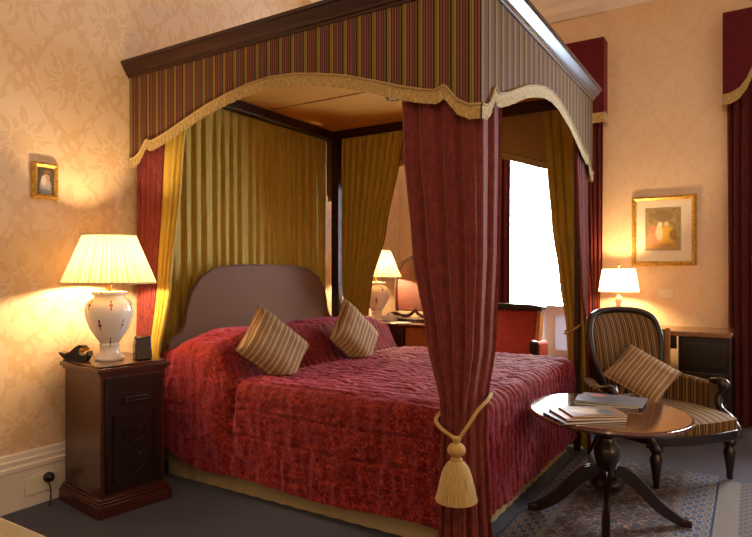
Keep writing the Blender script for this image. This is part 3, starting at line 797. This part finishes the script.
magazine(-.645, 2.80, z, 42, .30, .21, .010, M['mag_a'], 'dark magazine lowest in the nearer pile on the round table')
magazine(-.635, 2.815, z + .0105, 38, .28, .20, .010, M['mag_b'], 'red-brown magazine in the middle of the nearer pile on the round table')
magazine(-.615, 2.83, z + .021, 35, .25, .18, .008, M['mag_c'], 'magazine with picture cover topmost of the nearer pile on the round table')
magazine(-.62, 3.19, z, 8, .30, .22, .010, M['mag_a'], 'dark magazine lowest in the farther pile on the round table')
magazine(-.60, 3.20, z + .0105, 2, .31, .23, .008, M['mag_d'], 'grey magazine topmost of the farther pile on the round table')

# ------------------------------------------------------------------ striped armchair
ac = thing('armchair', 'low striped armchair with dark carved frame beside the round table', 'armchair', (-.290, 3.785, .0015), math.radians(49))
ZS = .30       # top of the seat rail
def legm(x, y, h=.27, z0=.009):
    return MB().lathe([(.012, z0), (.018, z0 + .01), (.016, z0 + .03), (.02, .07), (.03, .14), (.034, .17), (.026, .185), (.024, .2), (.036, .215), (.038, .232), (.03, .245), (.03, h)], 20, (x, y, 0))
for x in (-.255, .255): obj('leg', legm(x, -.02), M['dark'], ac, True)
for x in (-.21, .21):
    V = catmull([(x, .50, .27), (x, .53, .15), (x * 1.1, .60, .018)], 6); obj('leg', MB().tube(V, [.024 - .014 * k / 12 for k in range(13)], 8), M['dark'], ac, True)
seat_out = [(-.30, -.03), (-.2, -.075), (0, -.095), (.2, -.075), (.30, -.03), (.345, .2), (.33, .40), (.26, .54), (0, .57), (-.26, .54), (-.33, .40), (-.345, .2)]
so_ = [(p.x, p.y) for p in catmull([(*q, 0) for q in seat_out + seat_out[:1]], 6)][:-1]
m = MB().prism(so_, lambda a, b, d: (a, b, d), .245, ZS)
obj('seat_rail', m, M['dark'], ac, True, bevel=.008)
def seatf(u, v):
    # polar disc in the outline
    k = u * len(so_); i = int(k) % len(so_); j = (i + 1) % len(so_); f = k - int(k)
    ox, oy = so_[i][0] + (so_[j][0] - so_[i][0]) * f, so_[i][1] + (so_[j][1] - so_[i][1]) * f
    cx, cy = 0, .25; q = 1 - v
    x, y = cx + (ox - cx) * min(1, q * 1.12) * .985, cy + (oy - cy) * min(1, q * 1.12) * .985
    zz = ZS + .075 * max(0, (1 - (q) ** 6)) ** .5 + .02 * (1 - q * q)
    return ((x, y, zz), (x, y))
obj('seat', MB().grid(120, 18, seatf, wrap=True), M['chairst'], ac, True, fix=False)
# back: outline in the reclined plane
def bk(a, b, d):   # a across, b up the back, d forward of the back plane
    a *= .9; cv = .10 * (a / .3) ** 2 * .6
    return (a, .50 + .13 * b / .62 - d - cv, ZS + .02 + b)
bo = [(-.17, .06), (-.20, .13), (-.265, .25), (-.295, .38), (-.295, .48), (-.262, .565), (-.18, .605), (-.06, .618), (.06, .618), (.18, .605), (.262, .565), (.295, .48), (.295, .38), (.265, .25), (.20, .13), (.17, .06)]
bs = [(p.x, p.y) for p in catmull([(*q, 0) for q in bo], 6)]
obj('back_frame', MB().tube([bk(a, b, .012) for a, b in bs], [.027] * len(bs), 12, squash=.8), M['dark'], ac, True)
def backf(sg, dep):
    def f(u, v):
        k = u * (len(bs) - 1); i = min(int(k), len(bs) - 2); t = k - i
        ox, ob = bs[i][0] + (bs[i + 1][0] - bs[i][0]) * t, bs[i][1] + (bs[i + 1][1] - bs[i][1]) * t
        q = 1 - v; a, b = ox * q, .33 + (ob - .33) * q
        return (bk(a, b, sg * dep * max(0, 1 - q ** 4) ** .6), (a, b))
    return f
m = MB().grid(100, 14, backf(1, .065)); m.grid(100, 14, backf(-1, .03), flip=True)
# close the wedge between the two lower ends of the outline
bk_o = obj('back_pad', m, M['chairst'], ac, True, fix=False)
m = MB().grid(8, 6, lambda u, v: (bk(-.17 + .34 * u, .06 - .05 * v + (.27 * (1 - v) * (1 - abs(2 * u - 1)) if 0 else 0), .03), (u * .34, v)))
obj('lower_back', MB().prism([(-.17, -.01), (.17, -.01), (.17, .085), (-.17, .085)], bk, -.02, .035), M['chairst'], ac, True)
for sg in (-1, 1):
    # padded arm, wooden scroll and S-shaped front post
    pth = catmull([(sg * .275, .53, .50), (sg * .34, .44, .515), (sg * .385, .32, .50), (sg * .39, .22, .495)], 6)
    pad = MB()
    V = []; U = []
    sec = [(-1, -1.0), (-1, .3), (-.7, .85), (0, 1), (.7, .85), (1, .3), (1, -1.0)]
    for k, p in enumerate(pth):
        t = (pth[min(k + 1, len(pth) - 1)] - pth[max(k - 1, 0)]); t.z = 0; t.normalize(); nx = Vector((-t.y, t.x, 0))
        low = p.z - .30 - .0
        for a, b_ in sec:
            z_ = p.z + b_ * .02 if b_ > -1 else .30
            V.append(p * 1 + nx * a * .034 + Vector((0, 0, z_ - p.z))); U.append((k * .02, z_))
    F = [(k * 7 + j, k * 7 + j + 1, (k + 1) * 7 + j + 1, (k + 1) * 7 + j) for k in range(len(pth) - 1) for j in range(6)]
    F += [tuple(range(7)), tuple((len(pth) - 1) * 7 + j for j in range(7))]
    ar = obj('arm', MB().add(V, F, U), M['chairst'], ac, True)
    post = catmull([(sg * .395, .24, .515), (sg * .40, .17, .528), (sg * .40, .135, .508), (sg * .39, .15, .47), (sg * .375, .165, .43), (sg * .345, .13, .375), (sg * .32, .03, .335), (sg * .30, -.03, .29), (sg * .285, -.04, .25)], 6)
    obj('arm_scroll', MB().tube(post, [.022] * len(post), 10).lathe([(.001, -.034), (.02, -.03), (.031, -.012), (.031, .012), (.02, .03), (.001, .034)], 16, (sg * .395, .155, .512)), M['dark'], ar, True)
CC = pull((-.594, 4.133, .543), .955)
cushion('scatter_cushion', .335, .11, M['cushion2'], CC, (.588, .473, -.096), 'striped cushion leaning against the back of the armchair', GU)

# ------------------------------------------------------------------ window pelmets and curtains
def pelmet(x0, x1, label, flat=False):
    t = thing('window_pelmet', label, 'pelmet', ((x0 + x1) / 2, YB - .1, 2.45), 0, 'maroon velvet window pelmets')
    L = x1 - x0; y0 = YB - .16
    def e(s):
        s = min(s, L - s)
        pts = [(0, 2.525), (.05, 2.53), (.11, 2.56), (.155, 2.62), (.19, 2.70), (.20, 2.735), (.201, 2.80), (.5, 2.84), (2, 2.84)]
        if flat: pts = [(0, 2.515), (.4, 2.515), (.5, 2.7), (2, 2.7)]
        for (a, za), (b_, zb) in zip(pts, pts[1:]):
            if s <= b_: return za + (zb - za) * (s - a) / (b_ - a)
    m = MB().grid(90, 6, lambda u, v: ((x0 + L * u, y0, 3.17 + (e(L * u) - 3.17) * v), (u, v)))
    for xe in (x0, x1): m.grid(4, 6, lambda u, v: ((xe, y0 + u * .155, 3.17 + (2.525 - 3.17) * v), (u, v)))
    m.grid(4, 1, lambda u, v: ((x0 + L * u, y0 + v * .155, 3.17), (u, v)))
    p = obj('pelmet_face', m, M['pelmet'], t, fix=False, angle=30)
    m = MB().grid(220, 4, lambda u, v: ((x0 - .002 + (L + .004) * u, y0 - .006 - .002 * (int(u * 220) % 2), e(L * u) + .02 - .085 * v), (u * L, v)))
    for xe in (x0 - .003, x1 + .003): m.grid(16, 4, lambda u, v: ((xe, y0 - .006 + u * .15, 2.545 - .085 * v), (u * .15, v)))
    obj('fringe', m, M['fringe'], t, fix=False)
    return t
pelmet(-2.28, -1.055, 'maroon velvet pelmet over the window behind the bed canopy', True)
pelmet(-.19, 1.6, 'maroon velvet pelmet with curved gold fringe at the right edge')
GW = 'velvet window curtains'
def wcurtain(keys, label, folds, seed):
    m = drape(keys, folds, -1, 0, None, 60, seed)
    return tag(obj('window_curtain', m, M['wincurt'], fix=False), label, 'curtain', GW)
yc = YB - .085
wcurtain([(2.62, [(-2.25, yc), (-1.89, yc)], .02), (.95, [(-2.25, yc), (-1.90, yc)], .024), (.012, [(-2.25, yc), (-1.90, yc)], .024)], 'maroon window curtain left of the bright window behind the bed', 7, 21)
wcurtain([(2.62, [(-1.34, yc), (-1.075, yc)], .02), (1.3, [(-1.28, yc), (-1.08, yc)], .02), (.95, [(-1.22, yc), (-1.10, yc)], .016), (.012, [(-1.26, yc), (-1.08, yc)], .02)], 'maroon window curtain right of the bright window, beside the desk lamp', 6, 23)
wcurtain([(2.85, [(-.165, yc), (.30, yc)], .022), (1.2, [(-.155, yc), (.24, yc)], .026), (.012, [(-.15, yc), (.24, yc)], .028)], 'long maroon window curtain at the right edge beside the desk', 8, 25)
wcurtain([(2.85, [(1.25, yc), (1.58, yc)], .022), (.012, [(1.3, yc), (1.58, yc)], .026)], 'maroon window curtain on the far side of the right window', 7, 27)

# ------------------------------------------------------------------ desk by the far wall, with lamp and chair
dx0, dx1, dy0, dy1, dz = -1.06, -.125, 4.86, 5.315, .76
dk = thing('writing_desk', 'dark kneehole writing desk with lit tan top against the far wall', 'desk', ((dx0 + dx1) / 2, (dy0 + dy1) / 2, 0))
obj('desk_top', MB().box(dx0 - .01, dy0 - .015, dz - .035, dx1 + .01, dy1, dz), M['desktop'], dk, bevel=.006)
for x0, x1 in ((dx0, dx0 + .22), (dx1 - .33, dx1)):
    pd = obj('pedestal', MB().box(x0, dy0 + .01, .0, x1, dy1 - .02, dz - .036), M['dark'], dk, bevel=.005)
    for k in range(3):
        z0 = .08 + k * .21
        d = obj('drawer', MB().box(x0 + .025, dy0 - .006, z0, x1 - .025, dy0 + .012, z0 + .18), M['dark'], pd, bevel=.005)
        xm = (x0 + x1) / 2
    # drawers' drop handles sit on the pedestal
    for k in range(3):
        z0 = .08 + k * .21 + .095; obj('handle', MB().tube(catmull([(xm - .045, dy0 - .008, z0 + .012), (xm - .04, dy0 - .02, z0 - .008), (xm, dy0 - .022, z0 - .016), (xm + .04, dy0 - .02, z0 - .008), (xm + .045, dy0 - .008, z0 + .012)], 4), .004, 6), M['oldbrass'], pd)
obj('frieze_drawer', MB().box(dx0 + .23, dy0 + .012, dz - .13, dx1 - .34, dy0 + .03, dz - .037), M['dark'], dk, bevel=.004)
lp = thing('desk_lamp', 'small lit lamp with drum shade and glass stem on the desk behind the armchair', 'lamp', (-.915, 5.16, dz + .0005))
obj('lamp_base', MB().lathe([(.07, 0), (.07, .012), (.05, .02), (.02, .03)], 28), M['brass'], lp, True)
m = MB().lathe([(.018, .03), (.032, .06), (.04, .1), (.03, .14), (.016, .16), (.026, .19), (.03, .215), (.016, .24), (.01, .25)], 24)
obj('stem', m, M['crystal'], lp, True)
obj('finial', MB().lathe([(.003, .25), (.003, .47), (.009, .475), (.011, .485), (.004, .495), (.001, .5)], 12), M['brass'], lp, True)
obj('lamp_shade', MB().lathe([(.155, .272), (.154, .276), (.125, .455)], 64, caps=False), M['shade2'], lp, True, fix=False)
l = bpy.data.lights.new('bulb', 'POINT'); l.energy = 22; l.color = (1, .66, .32); l.shadow_soft_size = .03
lo = bpy.data.objects.new('bulb', l); C.objects.link(lo); lo.parent = lp; lo.location = (.03, -.0, .36)
ch = thing('desk_chair', 'light wood side chair with striped back tucked under the desk', 'chair', (-.648, 4.74, 0))
obj('seat', MB().box(-.17, -.1, .40, .17, .26, .445), M['chairst'], ch, True, bevel=.015)
for x in (-.15, .15):
    obj('leg', MB().box(x - .018, .22, 0, x + .018, .256, .4), M['midwood'], ch, True, bevel=.004)
    obj('leg', MB().prism([(-.125, 0), (-.09, 0), (-.085, .42), (-.1, .80), (-.13, .80), (-.12, .42)], lambda a, b, d: (d, a, b), x - .016, x + .016), M['midwood'], ch, True, bevel=.004)
obj('backrest', MB().box(-.133, -.125, .52, .133, -.095, .79), M['chairst'], ch, True, bevel=.008)

# framed print and light switch on the far wall
FW = lambda a, b, d: (a, -d, b + .29)
fp = thing('framed_print', 'gilt framed print of figures hanging on the far wall above the desk', 'picture', (-.617, YB - .002, 1.24))
frame(fp, .485, .575, .036, .03, M['gilt'], FW)
mo = obj('mount', block(.42, .51, FW, .002, .008), M['mount'], fp, True, smooth=False)
obj('print', block(.262, .345, lambda a, b, d: FW(a - .005, b + .012, d), .008, .0095), M['print'], fp, True, smooth=False)
frame(mo, .275, .36, .006, .0096, M['dark'], lambda a, b, d: FW(a - .005, b + .012, d))
sw = thing('wall_switch', 'cream double switch plate on the far wall below the framed print', 'switch', (-.60, YB - .001, .975))
obj('plate', MB().box(-.055, -.008, 0, .055, 0, .075), M['switch'], sw, True, bevel=.003)
for x in (-.025, .025): obj('rocker', MB().box(x - .012, -.013, .024, x + .012, -.008, .052), M['switch'], sw, True, bevel=.002)

# ------------------------------------------------------------------ beyond the bed: dressing table, lamp, mirror, red armchair
ty0, ty1, tz = 4.44, 4.93, .75
dt = thing('dressing_table', 'dressing table with dark drawers beyond the far side of the bed', 'dressing table', (-2.58, (ty0 + ty1) / 2, 0))
obj('table_top', MB().box(-3.1, ty0 - .01, tz - .03, -2.17, ty1, tz), M['walnut'], dt, bevel=.005)
pd = obj('drawer_pedestal', MB().box(-3.08, ty0 + .005, 0, -2.52, ty1 - .01, tz - .031), M['mahog'], dt, bevel=.004)
for k in range(3):
    z0 = tz - .03 - .165 - k * .175
    d = obj('drawer', MB().box(-3.05, ty0 - .008, z0, -2.55, ty0 + .006, z0 + .15), M['mahog'], dt, bevel=.004)
    obj('handle', MB().tube(catmull([(-2.70, ty0 - .01, z0 + .085), (-2.69, ty0 - .026, z0 + .07), (-2.655, ty0 - .028, z0 + .062), (-2.62, ty0 - .026, z0 + .07), (-2.61, ty0 - .01, z0 + .085)], 4), .004, 6), M['brass'], d)
obj('end_panel', MB().box(-2.51, ty0 + .04, .03, -2.2, ty0 + .06, tz - .031), M['midwood'], dt)
for y in (ty0 + .03, ty1 - .03): obj('leg', MB().box(-2.22, y - .02, 0, -2.18, y + .02, tz - .031), M['midwood'], dt, bevel=.004)
table_lamp((-2.88, 4.61, tz + .0005), 'lit lamp with cream shade on the dressing table beyond the bed', .95, (.235, .13), 36)
mi = thing('toilet_mirror', 'arched wooden swing mirror standing on the dressing table', 'mirror', (-2.57, 4.82, tz + .0005))
mo_ = [(-.235, .08), (-.25, .30), (-.24, .44), (-.18, .53), (-.09, .575), (0, .585), (.09, .575), (.18, .53), (.24, .44), (.25, .30), (.235, .08)]
obj('mirror_board', MB().prism(mo_, lambda a, b, d: (a, d + .05 * b, b), .02, .04), M['mirrorwood'], mi, True, bevel=.006)
obj('mirror_rim', MB().tube([(a, .018 + .05 * b, b) for a, b in mo_], .014, 8), M['mahog'], mi, True)
for sg in (-1, 1):
    obj('scroll_bracket', MB().tube(catmull([(sg * .28, -.05, .04), (sg * .22, -.06, .06), (sg * .1, -.06, .045), (sg * .04, -.06, .06), (sg * .0, -.06, .10)], 6), .016, 8), M['mahog'], mi, True)
obj('mirror_foot', MB().box(-.30, -.09, 0, .30, .07, .022), M['mahog'], mi, True, bevel=.006)
GP = 'papers on the dressing table'
tag(obj('paper_sheet', MB().box(-2.70, 4.45, tz + .0006, -2.52, 4.60, tz + .004), M['paper'], smooth=False), 'white papers at the front edge of the dressing table', 'paper', GP)
tb_ = thing('tissue_box', 'small white tissue box between the far lamp and the mirror', 'box', (-2.76, 4.645, tz + .0006), .2)
obj('carton', MB().box(-.05, -.05, 0, .05, .05, .045), M['paper'], tb_, True, bevel=.004)
obj('tissue', MB().grid(8, 4, lambda u, v: (((u - .5) * .06, .01 * sin(u * 9) * (1 - v), .045 + .03 * v - .012 * v * abs(u - .4)), (u, v))), M['paper'], tb_, True)

ra = thing('armchair', 'red upholstered armchair with wooden top rail in front of the bright window', 'armchair', (-1.765, 4.63, 0), math.radians(-4))
obj('seat_cushion', MB().box(-.26, -.27, .30, .26, .22, .47), M['redsilk'], ra, True, bevel=.04)
obj('seat_frame', MB().box(-.29, -.27, .2, .29, .28, .298), M['dark'], ra, True, bevel=.008)
def rb(a, b, d): return (a, .20 + .10 * (b - .47) / .45 + d, b)
pad = MB().prism([(-.25, .44), (.25, .44), (.245, .875), (-.245, .875)], rb, 0, .08)
obj('backrest', pad, M['redsilk'], ra, True, bevel=.02)
m = MB().prism([(-.285, .872), (.285, .872), (.29, .905), (.2, .918), (0, .922), (-.2, .918), (-.29, .905)], rb, -.015, .09)
obj('top_rail', m, M['dark'], ra, True, bevel=.006)
for sg in (-1, 1):
    obj('back_upright', MB().prism([(sg * .25, .30), (sg * .283, .30), (sg * .277, .872), (sg * .246, .872)], rb, -.005, .075), M['midwood'], ra, True, bevel=.005)
    ap = obj('arm_pad', MB().box(sg * .325 - .03, .04, .30, sg * .325 + .03, .26, .64), M['redsilk'], ra, True, bevel=.025)
    obj('arm_front', MB().lathe([(.02, 0), (.026, .1), (.03, .2), (.022, .3), (.028, .5), (.036, .6), (.03, .65), (.01, .66)], 16, (sg * .325, .005, 0)), M['dark'], ra, True)
    obj('leg', MB().box(sg * .26 - .02, .22, 0, sg * .26 + .02, .26, .2), M['dark'], ra, True, bevel=.004)

# ------------------------------------------------------------------ light
w = bpy.data.worlds.new('daylight'); bpy.context.scene.world = w; w.use_nodes = True
nt = w.node_tree; bg = nt.nodes['Background']; bg.inputs[1].default_value = 36
tcw = nt.nodes.new('ShaderNodeTexCoord'); spw = nt.nodes.new('ShaderNodeSeparateXYZ'); nt.links.new(tcw.outputs['Generated'], spw.inputs[0])
rw = nt.nodes.new('ShaderNodeValToRGB'); nt.links.new(spw.outputs[2], rw.inputs[0])      # ground below the horizon, bright overcast sky above
for q, (p, c) in zip([rw.color_ramp.elements[0], rw.color_ramp.elements[1], rw.color_ramp.elements.new(.0)], ((.03, (.66, .81, 1, 1)), (1, (.5, .70, 1, 1)), (0, (.2, .22, .22, 1)))): q.position = p; q.color = c
nt.links.new(rw.outputs[0], bg.inputs[0])
for x0, x1, z0, z1 in (W1, W2):
    l = bpy.data.lights.new('window_portal', 'AREA'); l.shape = 'RECTANGLE'; l.size = x1 - x0; l.size_y = z1 - z0; l.cycles.is_portal = True
    o = bpy.data.objects.new('window_portal', l); C.objects.link(o); o.location = ((x0 + x1) / 2, YB + T + .01, (z0 + z1) / 2); o.rotation_euler = (-PI / 2, 0, 0)
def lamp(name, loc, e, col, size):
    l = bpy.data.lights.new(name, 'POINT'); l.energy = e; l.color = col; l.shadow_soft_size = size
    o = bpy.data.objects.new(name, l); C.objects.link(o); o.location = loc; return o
lamp('room_fill', (-.4, -.2, 2.9), 22, (1, .74, .48), .25)  # added warm fill high on the camera side, no fitting behind it
lamp('canopy_fill', (1.6, 1.7, 1.0), 20, (1, .68, .38), .2)  # added low fill without a fitting, to warm the inside of the canopy

# ------------------------------------------------------------------ camera
cd = bpy.data.cameras.new('camera'); co = bpy.data.objects.new('camera', cd); C.objects.link(co)
cd.sensor_width = 36; cd.lens = 600 / 752 * 36; cd.shift_y = (272 - 268.5) / 752; cd.clip_start = .05
co.location = (0, 0, 1.19); co.rotation_euler = (PI / 2, 0, math.radians(32.07))
sc = bpy.context.scene; sc.camera = co
sc.view_settings.view_transform = 'Standard'; sc.view_settings.look = 'None'; sc.view_settings.gamma = 1; sc.view_settings.exposure = .5
sc.cycles.use_denoising = True; sc.cycles.max_bounces = 8; sc.cycles.sample_clamp_indirect = 4
